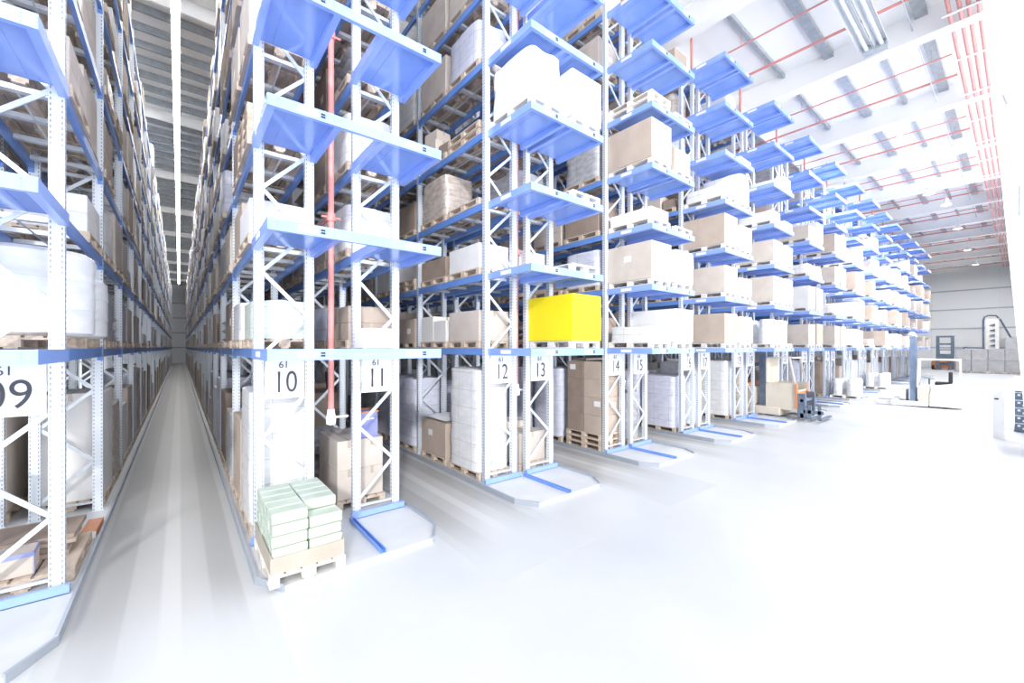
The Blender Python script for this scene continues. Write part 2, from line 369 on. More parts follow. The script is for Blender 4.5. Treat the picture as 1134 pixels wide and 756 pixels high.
def rack(k, label, singles, trays, nb_ind, nb, plat=True, signs=()):
    R = thing('pallet_rack', label, 'rack', (singles[0][0], D, 0), 0, 'blue and silver pallet racks')
    ox, oy = singles[0][0], D
    P = lambda name, me, x, y, z, par=R, lab=None: put(name, me, par, (x-ox, y-oy, z), 0., None, lab)
    rest = {'upright': MB(), 'bracing': MB(), 'beam': MB(), 'support_bars': MB()}
    def far(nm, me, x, y, z):
        m = rest[nm]; b = len(m.v)
        m.v += [(v.co.x+x-ox, v.co.y+y-oy, v.co.z+z) for v in me.vertices]
        m.f += [tuple(b+i for i in p.vertices) for p in me.polygons]
    for (x0, x1) in singles:
        w = x1-x0-2*UX+.04
        for i in range(nb+1):
            y = D + i*BAY
            f = P if i <= nb_ind else far
            f('upright', upright_mesh(), x0+UX/2, y+UY/2, .056); f('upright', upright_mesh(), x1-UX/2, y+UY/2, .056)
            f('bracing', bracing_mesh(w), (x0+x1)/2, y+UY/2, 0)
            if i == nb: break
            f = P if i < nb_ind else far
            for lv in LV[1:]:
                f('beam', beam_mesh(), x0+.031, y+UY, lv); f('beam', beam_mesh(), x1-.031, y+UY, lv)
                f('support_bars', support_mesh(x1-x0-.124), (x0+x1)/2, y+UY, lv)
    for nm, m in rest.items():
        if m.v: put(nm, m.mesh(nm, {'upright':'post','bracing':'galv','beam':'blue','support_bars':'galv'}[nm]), R, kind='stuff')
    # blue floor beam between the front posts
    for (x0, x1) in singles:
        m = MB().box(x0-.04,D-.09,.056,x1+.05,D-.03,.15); m.box(x0-.04,D-.09,.056,x1+.05,D+.0,.064)
        P('base_beam', m.mesh('base_beam', 'litblue'), ox, oy, 0).data.transform(Matrix.Translation((-ox,-oy,0)))
    # transfer platforms in front of the frames
    if plat:
        X0, X1 = trays[0][0], trays[-1][1]
        for li, lv in enumerate(LV[1:]):
            m = MB(); m.box(X0,YP,-.13,X1,YP+.06,0)
            for (a, b) in trays:
                m.box(a,YP+.06,-.13,a+.08,D-.012,0); m.box(b-.08,YP+.06,-.13,b,D-.012,0)
                for bx in (a+.008, b-.008, a+.10, b-.10):
                    for bz in (-.03,-.065,-.10): m.box(bx-.006,YP-.006,bz-.006,bx+.006,YP,bz+.006)
            key = (k == -1, k == -2, li == 0)
            me = cached(('plat',)+tuple(round(v-X0,3) for t in trays for v in t), lambda: (m.mesh('platform','litblue'), X0))
            pl = P('platform', me[0], X0-me[1], 0, lv)
            for (a, b) in trays:
                def dk():
                    d = MB(); w = b-a-.16
                    d.box(0,0,-.03,w,D-.012-YP-.06,-.004)
                    d.box(w*.5-.16,.04,-.034,w*.5+.16,D-.06-YP-.06,-.03)
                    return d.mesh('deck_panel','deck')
                put('deck_panel', cached(('deck', round(b-a,3)), dk), pl, (a+.08-(X0-me[1]), YP+.06, 0))
                def lb():
                    q = MB().box(0,-.004,-.10,.22,0,-.03)
                    return q.mesh('location_label','label')
                lab = put('location_label', cached('lb', lb), pl, (a+.38*(b-a)-(X0-me[1]), YP-.001, 0), label='white location label with two black marks')
            if True:
                def sl():
                    q = MB().box(-.004,0,-.10,0,.3,-.03); return q.mesh('location_label','label')
                put('location_label', cached('sl', sl), pl, (X0-.001-(X0-me[1]), YP+.55, 0), label='white strip label on the side of the platform')
                def mk():
                    q = MB()
                    for dz in (-.058,-.09): q.box(0,-.006,dz,.05,0,dz+.02)
                    return q.mesh('black_mark','black')
                for (a, b) in trays:
                    put('black_mark', cached('mk', mk), pl, (a+.38*(b-a)+.25-(X0-me[1]), YP-.001, 0))
    # number signs hung between the front posts
    for (x0, x1), s in zip(singles, signs):
        if not s: continue
        w = x1-x0-2*UX-.02; cx = (x0+x1)/2; gx = w
        def sg():
            return MB().cbox(-w/2,-.012,-.56,w/2,0,0,.003).mesh('sign','white')
        so = P('sign', cached(('sign', round(w,3)), sg), cx, D-.001, 2.545, R, 'white sign plate with the number %s' % s)
        sx = .86 if k == -2 else .74
        put('number', text_mesh(s, .43, 'ink', sx), so, (0,-.015,-.345))
        put('number', text_mesh('61', .135, 'ink', .95), so, (-.02,-.015,-.09))
    return R
SG = lambda n: '%02d' % n
RK = {}   # rack index -> (singles, trays)
for k in range(-2, 14):
    if k == -2: s, t = [(-2.81,-2.01),(-1.773,-.973)], [(-2.9,-1.95),(-1.83,-.936)]
    elif k == -1: s, t = [(.779,1.535),(2.094,2.85)], [(.754,1.56),(2.06,2.931)]
    else:
        o = PER*k; s, t = [(4.60+o,5.40+o),(5.645+o,6.445+o)], [(4.66+o,5.555+o),(5.685+o,6.59+o)]
    n = 10+2*(k+1)
    RK[k] = (s, t, n)
    if k <= -1: ni, nb = (3, 28)
    elif k == 0: ni, nb = 3, 6
    elif k <= 2: ni, nb = 2, 4
    else: ni, nb = 1, 2
    lab = {-2: 'blue and silver pallet rack with the 09 sign, nearest at the picture edge'}.get(k,
        'blue and silver double pallet rack with signs %d and %d, %s right of the aisle' % (n, n+1, ORD[k+2]))
    rack(k, lab, s, t, ni, nb, True, (SG(n), SG(n+1)))
    plinth(s[0][0]-.09, s[-1][1]+.09, 86 if k < 0 else 24)
# floor guide bars in front of the rack gaps
for k in range(-1, 9):
    s, t, n = RK[k]; gx = (s[0][1]+s[1][0])/2 if k >= 0 else 2.04
    m = MB().box(-.035,0,0,-.025,1.26,.06); m.box(-.035,0,0,.035,1.26,.008); m.box(.025,0,0,.035,1.26,.05)
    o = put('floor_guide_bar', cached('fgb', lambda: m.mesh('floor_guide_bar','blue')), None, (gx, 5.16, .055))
    tag(o, 'blue steel bar lying on the white plinth before signs %d and %d' % (n, n+1), 'guide bar', 'blue floor guide bars before the racks')
# aisle lanes
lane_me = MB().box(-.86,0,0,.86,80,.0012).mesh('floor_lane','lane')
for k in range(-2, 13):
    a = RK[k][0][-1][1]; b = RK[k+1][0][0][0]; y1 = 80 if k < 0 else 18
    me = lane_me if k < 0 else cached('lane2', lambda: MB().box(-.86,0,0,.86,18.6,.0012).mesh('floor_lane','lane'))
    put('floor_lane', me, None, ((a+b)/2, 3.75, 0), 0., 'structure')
# ------------------------------------------------------------------ loads
SPEC = []   # every pallet and load: dict(name, mesh maker, loc, rz, label, cat, kids)
def pallet_mesh(mat='wood'):
    def mk():
        m = MB()
        for x in (-.35,0,.35):
            m.box(x-.05,-.6,0,x+.05,.6,.022)
            for y in (-.55,0,.55): m.box(x-.05 if x else -.0725,y-.05 if y else -.07,.022,x+.05 if x else .0725,y+.05 if y else .07,.1)
        for y in (-.55,0,.55): m.box(-.4,y-.05 if y else -.07,.1,.4,y+.05 if y else .07,.122)
        for x in (-.33,-.165,0,.165,.33): m.box(x-.068,-.6,.122,x+.068,.6,.144)
        return m.mesh('pallet', mat)
    return cached(('pallet', mat), mk)
def carton_mesh(d, mat):
    x, y, h = d
    def mk():
        m = MB(); c = .014 if mat == 'c_green' else min(.008, x*.02)
        m.cbox(-x/2,-y/2,0,x/2,y/2,h,c)
        return m.mesh('carton', mat)
    return cached(('carton', tuple(round(v,3) for v in d), mat), mk)
def tape_mesh(d):
    x, y, h = d
    def mk():
        w = .025; e = .002; m = MB()
        m.box(-w,-y/2-e,h-.0,w,y/2+e,h+e)
        m.box(-w,-y/2-e,h-min(.12,h*.3),w,-y/2,h); m.box(-w,y/2,h-min(.12,h*.3),w,y/2+e,h)
        return m.mesh('tape','tape')
    return cached(('tape', tuple(round(v,3) for v in d)), mk)
def flap_mesh(d):
    x, y, h = d
    def mk():
        # lid seam seen round the top of the carton
        e = .003; m = MB(); t = min(.2, h*.28)
        m.box(-x/2-e,-y/2-e,h-t,x/2+e,-y/2+.004,h+e); m.box(-x/2-e,y/2-.004,h-t,x/2+e,y/2+e,h+e)
        m.box(-x/2-e,-y/2,h-t,-x/2+.004,y/2,h+e); m.box(x/2-.004,-y/2,h-t,x/2+e,y/2,h+e); m.box(-x/2,-y/2,h,x/2,y/2,h+e)
        return m
    return mk
def wrap_mesh(d, mat, seed):
    x, y, h = d
    def mk():
        n = 9; m = MB(); nz = max(4, int(h/.12)); ring = []
        pts = []
        for i in range(n): pts.append((-1+2*i/n, -1))
        for i in range(n): pts.append((1, -1+2*i/n))
        for i in range(n): pts.append((1-2*i/n, 1))
        for i in range(n): pts.append((-1, 1-2*i/n))
        L = len(pts)
        def pos(u, v, z):
            r = (abs(u)**8+abs(v)**8)**(1/8.); r = max(r, 1e-6); sx = u/r if max(abs(u),abs(v)) > .999 else u; sy = v/r if max(abs(u),abs(v)) > .999 else v
            q = Vector((sx*2.2+seed*7.1, sy*2.2, z*3.1)); k = 1 + .035*noise.noise(q) - .02*(z/h)**2
            sag = .03*noise.noise(Vector((sx*1.5+seed, sy*1.5, 9))) * (z/h)
            return (sx*x/2*.985*k, sy*y/2*.985*k, max(0, z+sag))
        for j in range(nz+1):
            for (u, v) in pts: m.v.append(pos(u, v, h*j/nz))
        for j in range(nz):
            for i in range(L): m.f.append((j*L+i, j*L+(i+1)%L, (j+1)*L+(i+1)%L, (j+1)*L+i))
        # top cap as concentric rings
        base = nz*L
        for s_ in (.82,.45):
            b2 = len(m.v)
            for (u, v) in pts:
                p = pos(u, v, h); q = Vector((u*s_*2+seed*3, v*s_*2, 4))
                m.v.append((p[0]*s_, p[1]*s_, p[2]+.012+.03*noise.noise(q)))
            for i in range(L): m.f.append((base+i, base+(i+1)%L, b2+(i+1)%L, b2+i))
            base = b2
        m.f.append(tuple(base+i for i in range(L))); m.f.append(tuple(range(L))[::-1])
        me = m.mesh('wrapped_load', mat, True)
        return me
    return cached(('wrap', tuple(round(v,2) for v in d), mat, seed), mk)
def sack_mesh(d, mat, seed):
    x, y, h = d
    def mk():
        m = MB(); n = 8; nn = 10
        def g(u, v, top):
            e = (1-abs(u)**3)*(1-abs(v)**3); k = noise.noise(Vector((u*2+seed*5, v*2, 2.)))
            return (u*x/2, v*y/2, h*.32 + (1 if top else -1)*h*(.5*e*.9 if top else .32*min(1, e*3)) + (.04*k*h*6*e if top else 0))
        for top in (0, 1):
            b = len(m.v)
            for i in range(n+1):
                for j in range(nn+1): m.v.append(g(-1+2*i/n, -1+2*j/nn, top))
            for i in range(n):
                for j in range(nn):
                    q = (b+i*(nn+1)+j, b+(i+1)*(nn+1)+j, b+(i+1)*(nn+1)+j+1, b+i*(nn+1)+j+1); m.f.append(q if top else q[::-1])
        return m.mesh('sack', mat, True)
    return cached(('sack', tuple(round(v,2) for v in d), mat, seed), mk)
def drum_mesh(r, h, mat):
    def mk():
        p = [(r*.9,0),(r,.04),(r,h*.3),(r*1.02,h*.32),(r,h*.34),(r,h*.64),(r*1.02,h*.66),(r,h*.68),(r,h-.05),(r*.93,h-.01),(r*.9,h),(r*.4,h+.005)]
        return MB().lathe(p, 24).mesh('drum', mat, True)
    return cached(('drum', round(r,2), round(h,2), mat), mk)
def S(name, me, loc, label, cat, group, rz=0., kids=()):
    SPEC.append(dict(name=name, me=me, loc=loc, label=label, cat=cat, group=group, rz=rz, kids=kids, d=math.dist(loc, (0,0,CAMZ))))
CN = {'c_tan':'tan','c_beige':'beige','c_brown':'brown','c_white':'white','c_grey':'grey','c_green':'pale green','c_blue':'lilac blue','yellow':'bright yellow'}
WN = {'w_white':'white','w_grey':'grey','w_tan':'clear film','w_lilac':'lilac','w_green':'green tinted'}
def pallet(x, y, z, ctx, mat='wood', adj='wooden', rz=0.):
    S('pallet', pallet_mesh(mat), (x,y,z), '%s pallet %s' % (adj, ctx), 'pallet', 'wooden pallets in the racks', rz)
def carton(x, y, z, d, mat, ctx, adj='', rz=0., lab=True, grp='cartons in the racks', tape=True):
    near = math.dist((x,y,z),(0,0,CAMZ)) < 17
    kids = []
    if near and tape: kids.append(('tape', tape_mesh(d), (0,0,0)))
    if near and lab and d[2] > .3 and rnd.random() < .3:
        def sl(): return MB().box(-d[0]/2-.003,-.1,0,-d[0]/2-.001,.1,.14).mesh('shipping_label','label')
        kids.append(('shipping_label', cached(('sl', round(d[0],2)), sl), (0, d[1]*rnd.uniform(-.3,.3), d[2]*rnd.uniform(.3,.55))))
        if rnd.random() < .5:
            def fl2(): return MB().box(-.08,-d[1]/2-.003,0,.08,-d[1]/2-.001,.12).mesh('shipping_label','label')
            kids.append(('shipping_label', cached(('fl2', round(d[1],2)), fl2), (d[0]*.15, 0, d[2]*.4)))
    S('carton', carton_mesh(d, mat), (x,y,z), '%s%s carton %s' % (adj+' ' if adj else '', CN[mat], ctx), 'carton', grp, rz, kids)
def wrapped(x, y, z, d, mat, ctx, adj='', seed=None, rz=0.):
    seed = rnd.randrange(4) if seed is None else seed
    hh = round(d[2]*10)/10. if d[2] > .5 else d[2]
    S('wrapped_load', wrap_mesh((d[0],d[1],d[2]), mat, seed), (x,y,z), '%s%s wrapped load %s' % (adj+' ' if adj else '', WN[mat], ctx), 'wrapped load', 'film-wrapped loads in the racks', rz)
PH = .144
def load(kind, x, y, z, ctx, H=1.2, white=False):
    """one pallet position: pallet plus what stands on it. ctx ends every label."""
    if kind is None: return
    pm, pa = ('woodw','pale wooden') if white else ('wood','wooden')
    z += .003
    r = rnd.random
    if kind.startswith('empty'):
        n = int(kind[5:] or 2)
        for i in range(n): pallet(x+rnd.uniform(-.01,.01), y+rnd.uniform(-.01,.01), z+(PH+.001)*i, '%s of pile %s' % (ORD[i+1], ctx), pm, 'bare')
        return
    pallet(x, y, z, 'under the load ' + ctx, pm, pa)
    z += PH+.001
    cs = ['c_tan','c_beige','c_beige','c_brown','c_white'] if not white else ['c_beige','c_beige','c_tan','c_white']
    if kind.startswith('big'):
        m = {'bigw':'c_white','bigt':'c_tan','bigb':'c_brown','bigg':'c_beige','bigy':'yellow'}.get(kind) or rnd.choice(cs)
        h = H if kind != 'big' else min(H, rnd.choice((.75,.85,.95)))
        carton(x, y, z, ((.84,1.24) if white else (.76,1.16))+(round(h,2),), m, ctx, 'big', 0., kind != 'bigy', 'cartons in the racks', kind != 'bigy')
    elif kind == 'twin':
        m = rnd.choice(cs); h = round(min(.45, H/2),2)
        for i in range(2): carton(x, y, z+(h+.002)*i, (.74,1.14,h), m, ('lower of two ' if i == 0 else 'upper of two ')+ctx, 'flat')
    elif kind == 'pair':
        m = rnd.choice(cs); h = round(min(.8, H),2)
        for i in (0,1): carton(x, y+(-.295 if i == 0 else .295), z, (.74,.57,round(h*(1 if i else rnd.choice((.8,1))),2)), m, ('front of two ' if i == 0 else 'rear of two ')+ctx)
    elif kind == 'stack':
        m = rnd.choice(cs); h = .27
        n = max(1, min(3, int(H/.28)))
        for l in range(n):
            for i in (0,1):
                carton(x, y+(-.29 if i == 0 else .29), z+(h+.002)*l, (.74,.56,h), m, '%s in %s layer %s' % ('front' if i == 0 else 'rear', ORD[l+1], ctx))
    elif kind == 'odd':
        m = rnd.sample(cs, 3)
        carton(x-.14, y+.22, z, (.44,.62,.5), m[0], 'at the rear '+ctx, 'mid-sized')
        carton(x-.05, y-.33, z, (.5,.42,.3), m[1], 'at the front '+ctx, 'small', .08)
        carton(x-.14, y+.22, z+.502, (.4,.5,.26), m[2], 'set on another '+ctx, 'small', .12)
    elif kind == 'low':
        wrapped(x, y, z, (.8,1.2,.34), rnd.choice(['w_white','w_tan']), ctx, 'low')
    elif kind == 'loww':
        wrapped(x, y, z, (.8,1.2,.36), 'w_white', ctx, 'low')
    elif kind.startswith('wrap'):
        m = {'wrapw':'w_white','wrapg':'w_grey','wrapt':'w_tan','wrapl':'w_lilac','wrapn':'w_green'}.get(kind) or rnd.choice(['w_white','w_white','w_tan','w_tan','w_grey','w_lilac'])
        h = H if kind != 'wrap' else min(H, rnd.choice((.7,.9,1.0)))
        wrapped(x, y, z, (.8,1.2,round(h,2)), m, ctx)
    elif kind == 'sacks':
        for l in range(3):
            for i in (0,1):
                S('sack', sack_mesh((.74,.58,.2), rnd.choice(['bag','w_tan']), i+l), (x, y+(-.3 if i == 0 else .3), z+.19*l), 'plastic sack, %s in %s layer %s' % ('front' if i == 0 else 'rear', ORD[l+1], ctx), 'sack', 'plastic sacks in the racks')
    elif kind == 'rolls':
        for i in (0,1):
            for j in (0,1):
                S('drum', drum_mesh(.19,.85,'drum'), (x-.2+.4*i, y-.3+.6*j, z), 'white drum, %s %s of four %s' % ('front' if j == 0 else 'rear', 'left' if i == 0 else 'right', ctx), 'drum', 'white drums in the racks')
RANDK = ['big','big','wrap','wrap','wrap','twin','pair','stack','odd','low','sacks','empty2','big',None]
# loads on the transfer platforms: {rack: {level: (left, right)}}
PL = {
 0: {1:(None,('bigy',.89)), 2:(None,('empty1',0)), 3:(None,('empty1',0)), 4:(('wrapw',.90),('bigw',.88))},
 1: {1:(('loww',0),('bigw',.82)), 2:(('bigg',.86),('bigw',.80)), 3:(('stack',.3),('empty1',0)), 4:(('bigt',.90),('stack',.84)), 5:(('empty2',0),('empty1',0))},
 2: {1:(('bigt',.85),('bigw',.8)), 2:(('bigg',.75),('bigw',.5)), 3:(('bigt',.85),('bigw',.7)), 4:(('low',0),('wrapw',.9)), 5:(None,('empty1',0))},
 3: {1:(('rolls',0),('rolls',0)), 2:(('bigg',.85),('bigw',.85)), 3:(('bigg',.7),('bigw',.65)), 4:(('low',0),('empty2',0)), 5:(None,('loww',0))},
 4: {1:(('bigg',.8),('bigt',.85)), 2:(('bigw',.85),('bigg',.85)), 3:(('loww',0),('loww',0)), 4:(('bigg',.5),('bigw',.8)), 5:(None,None)},
 5: {1:(('bigg',.85),('bigg',.85)), 2:(('loww',0),('loww',0)), 3:(('bigg',.7),('bigg',.75)), 4:(('bigt',.8),('bigg',.9)), 5:(None,('empty1',0))},
}
for k in range(0, 14):
    s, t, n = RK[k]
    if k in PL: tab = PL[k]
    else:
        tab = {}
        for l in range(1, 6):
            q = []
            for sd in (0,1):
                p = (.95,.95,.9,.8,.35)[l-1]
                q.append((rnd.choice(['bigg','bigt','bigw','bigg','pair','wrapw','low']), rnd.uniform(.7,.95)) if rnd.random() < p else None)
            tab[l] = tuple(q)
    for l, pr in tab.items():
        for sd in (0,1):
            if not pr[sd]: continue
            kd, H = pr[sd]; cx = sum(t[sd])/2
            load(kd, cx, 5.9, LV[l], 'on the %s platform up, front of rack %d' % (ORD[l], n+sd), H, True)
# loads inside the bays
NEAR = {   # (rack number, bay, level, half) -> kind, height     half 0 = nearer the front
 (10,0,1,0):('wrapn',.55),(10,0,1,1):('wrapw',.6),(10,0,2,0):('bigw',.5),(10,0,2,1):('bigt',.8),(10,0,3,0):('empty4',0),(10,0,3,1):('big',.8),(10,0,4,0):('bigg',.95),(10,0,4,1):('bigg',.9),
 (10,0,0,0):('wrapw',1.85),(10,0,0,1):('bigt',1.3),(10,1,0,0):('wrapg',1.2),(10,1,0,1):('bigb',1.5),
 (11,0,0,0):None,(11,0,0,1):None,(11,1,0,0):('bigb',1.5),(11,1,0,1):('bigb',1.6),
 (11,0,1,0):('stack',.6),(11,0,1,1):('wrapl',.6),(11,1,1,0):('bigb',.8),(11,0,2,0):('wrapw',.7),(11,0,3,0):('wrapw',.8),(11,0,4,0):('sacks',0),(11,0,3,1):('bigt',.8),
 (12,0,0,0):('wrapw',2.06),(12,0,0,1):('bigt',.78),(12,1,0,0):('wrapl',1.7),(12,1,0,1):('wrapl',1.7),
 (12,0,1,0):('bigg',.62),(12,0,1,1):('pair',.6),(12,1,1,0):('bigt',.6),(12,0,2,0):('bigw',.5),(12,0,2,1):('bigb',.45),(12,1,2,0):('empty2',0),
 (12,0,3,0):('empty1',0),(12,0,3,1):('wrapt',.9),(12,1,3,0):('bigb',.7),(12,0,4,0):('empty2',0),(12,0,4,1):('odd',0),(12,1,4,0):('wrapt',.8),(12,0,5,0):('wrapl',.8),(12,0,5,1):('bigg',.8),(12,1,5,0):('wrapw',.8),
 (12,0,6,0):('twin',.8),(12,0,6,1):('bigg',.9),
 (13,0,0,0):('pair',1.35),(13,0,0,1):('wrapg',1.8),(13,1,0,0):('wrapl',1.6),
 (13,0,1,0):None,(13,0,2,0):('bigw',.5),
 (14,0,0,0):None,(14,0,0,1):('wrapl',1.9),(14,1,0,0):('wrapl',1.9),
 (16,0,0,0):('wrapl',1.6),(16,0,0,1):('wrapl',1.7),(17,0,0,0):('wrapw',2.0),(18,0,0,0):('wrapw',2.0),(18,0,0,1):('wrapw',2.0),(19,0,0,0):('wrapt',1.8),
 (8,0,0,0):None,(8,0,0,1):None,(9,0,0,0):None,(9,0,0,1):None,(9,1,0,0):('bigw',1.75),(9,1,0,1):('wrapt',1.4),(9,0,1,0):None,(9,0,1,1):None,(9,2,0,0):('bigw',1.2),
 (9,0,2,0):None,(9,0,2,1):('twin',.5),(9,0,3,1):('bigg',.9),(9,0,3,0):('stack',.6),
}
LAST = {9:28, 10:28, 8:4, 11:4, 12:5, 13:3}
for k in range(-2, 14):
    s, t, n = RK[k]
    for sd in (0,1):
        num = n+sd; x = sum(s[sd])/2
        nbay = LAST.get(num, 2 if k <= 3 else 1)
        for b in range(nbay):
            for l in range(8):
                for h in (0,1):
                    key = (num,b,l,h)
                    if key in NEAR: kd = NEAR[key]
                    else:
                        kk = rnd.choice(RANDK)
                        if l == 0: kk = rnd.choice(['wrapw','wrapg','wrapl','bigt','bigg','pair','bigb','wrapt'])
                        kd = (kk, rnd.uniform(1.2,1.9) if l == 0 else rnd.uniform(.75,1.0)) if kk else None
                        if k >= 4 and l > 5 and rnd.random() < .5: kd = None
                    if not kd: continue
                    y = D + b*BAY + UY + (BAY-UY)/2 + (-.66 if h == 0 else .66)
                    where = 'on the floor' if l == 0 else 'on shelf level %d' % l
                    load(kd[0], x+(rnd.uniform(-.035,.035) if num in (9,10) and l else 0), y, LV[l], '%s, bay %d %s half, rack %s' % (where, b+1, 'front' if h == 0 else 'rear', SG(num)), kd[1])
# ------------------------------------------------------------------ hand-placed loads near the camera
# pallet of pale green cartons standing on the plinth before sign 10
gx, gy, gz = 1.16, 5.74, .055
pallet(gx, gy, gz, 'under the pale green cartons before sign 10', 'woodw', 'pale wooden')
def tray_mesh():
    m = MB(); h = .2; x, y = .39, .59
    m.box(-x,-y,0,x,y,.008)
    m.prism([(-x,-y),(x,-y),(x,-y+.012),(-x,-y+.012)],0.008,h*.9); m.box(-x,y-.012,.008,x,y,h)
    m.box(-x,-y+.012,.008,-x+.012,y-.012,h); m.box(x-.012,-y+.012,.008,x,y-.012,h)
    m.box(.05,-y-.003,.07,.2,-y,.12)
    return m.mesh('cardboard_tray','c_tray')
S('cardboard_tray', tray_mesh(), (gx,gy,gz+PH+.001), 'beige cardboard tray under the pale green cartons before sign 10', 'tray', None)
for l in range(5):
    for i in range(2):
        for j in range(5):
            dx = (i-.5)*.378 + rnd.uniform(-.006,.006); dy = (j-2)*.228 + rnd.uniform(-.004,.004)
            if l == 4 and j in (0,) and i == 1: continue
            carton(gx+dx, gy+dy, gz+PH+.012+.13*l, (.366,.216,.124), 'c_green', '%s row back, %s column, %s layer, before sign 10' % (ORD[j+1], 'left' if i == 0 else 'right', ORD[l+1]), 'flat', 0, False, 'pale green cartons on the front pallet', False)
# cartons and grey sacks behind sign 11 and in the gap beside it
x0, y0 = 2.36, 7.5
pallet(x0, y0, .058, 'under the four big cartons behind sign 11', 'wood')
for l in range(2):
    for i in (0,1):
        carton(x0+(-.19 if i == 0 else .19), y0, .204+.482*l, (.375,1.1,.48), 'c_beige', '%s of the %s pair behind sign 11' % ('left' if i == 0 else 'right', 'lower' if l == 0 else 'upper'), 'tall')
def bin_mesh():
    m = MB()
    m.prism([(-.15,-.2),(.15,-.2),(.15,.2),(-.15,.2)],0,.012)
    for a in ((-.16,-.21,-.15,.21),(.15,-.21,.16,.21),(-.15,-.21,.15,-.2),(-.15,.2,.15,.21)): m.box(a[0],a[1],0,a[2],a[3],.42)
    for z in (.12,.26): m.box(-.165,-.215,z,.165,.215,z+.012)
    return m.mesh('plastic_bin','c_blue')
def bin_rim():
    m = MB()
    for a in ((-.175,-.225,-.15,.225),(.15,-.225,.175,.225),(-.15,-.225,.15,-.2),(-.15,.2,.15,.225)): m.box(a[0],a[1],.42,a[2],a[3],.445)
    return m.mesh('rim','orange')
def bin_txt(): return MB().box(-.09,-.214,.3,.02,-.2115,.33).box(.04,-.214,.3,.1,-.2115,.33).mesh('print','white')
S('plastic_bin', bin_mesh(), (2.5,7.2,1.17), 'lilac blue plastic bin with orange rim on the cartons behind sign 11', 'bin', None, 0, [('rim',bin_rim(),(0,0,0)),('print',bin_txt(),(0,0,0))])
pallet(2.22, 8.755, .058, 'under the big grey sacks between racks 10 and 11')
for l in range(2): S('sack', sack_mesh((.78,1.16,.55),'bag',l+1), (2.22,8.755,.205+.49*l), 'big grey plastic sack, %s of two, between racks 10 and 11' % ('lower','upper')[l], 'sack', 'big grey sacks')
S('carton', carton_mesh((.5,.4,.3),'c_white'), (2.32,6.2,2.683), 'long white carton lying on the first platform above sign 11', 'carton', None)
# rack 09: white drums up on level one, tall box and mixed goods on the floor
for i, (yy, r, h, w) in enumerate(((7.35,.57,1.0,'nearest'),(8.72,.55,.85,'second'))):
    pallet(-1.40, yy, LV[1]+.003, 'under the %s big white drum in rack 09' % w)
    S('drum', drum_mesh(r, h, 'drum'), (-1.40,yy,LV[1]+PH+.005), 'big white plastic drum, %s on level one of rack 09' % w, 'drum', 'big white drums in rack 09')
pallet(-1.33, 7.36, .058, 'lying empty at the foot of rack 09, aisle side', rz=0)
blue_edge = MB()
for sx in (-1,1):
    blue_edge.box(sx*.21-.004,-.174,.2,sx*.21+.004,.174,.246); blue_edge.box(sx*.21-.003 if sx > 0 else -.213,-.174,0,.213 if sx > 0 else -.207,-.15,.2)
blue_edge.box(-.21,-.174,.2,.21,-.17,.246)
S('carton', carton_mesh((.42,.34,.24),'c_beige'), (-1.47,7.0,.205), 'beige carton with blue taped edges at the foot of rack 09', 'carton', None, .06, [('blue_tape', blue_edge.mesh('blue_tape','c_blue'), (0,0,0))])
for i in range(4): carton(-1.45+.025*i, 7.58, .205+.062*i, (.78,.72,.06), 'c_brown' if i % 2 else 'c_tan', '%s from below in the pile of flat ones in rack 09' % ORD[i+1], 'flat', (.05,-.04,.08,-.02)[i], False, 'flat cartons at the foot of rack 09', False)
def obox(): return MB().cbox(-.08,-.3,0,.08,.3,.1,.004).mesh('carton','orange')
S('carton', obox(), (-.975,8.36,.057), 'orange red narrow carton lying at the foot of rack 09', 'carton', None, -.03, [('end_panel', MB().box(-.081,-.303,0,.081,-.3,.1).mesh('end_panel','white'), (0,0,0))])
# wire cage deeper in rack 09
def cage(x, y, z, label, d=(.8,1.2,.95)):
    t = thing('wire_cage', label, 'cage', (x,y,z), 0, 'wire cages')
    m = MB(); a, b, h = d[0]/2, d[1]/2, d[2]
    for sx in (-1,1):
        for sy in (-1,1): m.bar((sx*a,sy*b,0),(sx*a,sy*b,h),.04)
    for zz in (.12,h): 
        for sx in (-1,1): m.bar((sx*a,-b,zz),(sx*a,b,zz),.03)
        for sy in (-1,1): m.bar((-a,sy*b,zz),(a,sy*b,zz),.03)
    m.box(-a,-b,.1,a,b,.12); put('cage_frame', m.mesh('cage_frame','galv'), t)
    m = MB(); n = 12
    for i in range(1,n):
        for sx in (-1,1): m.bar((sx*a,-b+2*b*i/n,.12),(sx*a,-b+2*b*i/n,h),.006)
        for sy in (-1,1): m.bar((-a+2*a*i/n,sy*b,.12),(-a+2*a*i/n,sy*b,h),.006)
    for i in range(1,8):
        zz = .12+(h-.12)*i/8
        for sx in (-1,1): m.bar((sx*a,-b,zz),(sx*a,b,zz),.006)
        for sy in (-1,1): m.bar((-a,sy*b,zz),(a,sy*b,zz),.006)
    put('wire_mesh', m.mesh('wire_mesh','dgalv'), t)
    return t
cage(-2.41, 8.2, .056, 'galvanised wire cage on the floor behind rack 09')
# rack 14: brown cartons on three stacked pallets
for i in range(3): pallet(RK[1][0][0][0]+.4, 7.25, .055+PH*i, '%s from below in the stack beside sign 14' % ORD[i+1], 'wood')
for l in range(4):
    for i in (0,1):
        carton(RK[1][0][0][0]+.4, 7.25+(-.29 if i == 0 else .29), .055+3*PH+.002+.462*l, (.78,.565,.46), 'c_brown' if i else 'c_tan', '%s in %s layer of the tall stack beside sign 14' % ('front' if i == 0 else 'rear', ORD[l+1]), 'tall')
# white film hood slung over the carton at the foot of rack 12
S('plastic_sheet', sack_mesh((.72,1.05,.16),'w_white',3), (5.0,8.66,.99), 'crumpled white plastic sheet lying on the tan carton in rack 12', 'sheet', None)
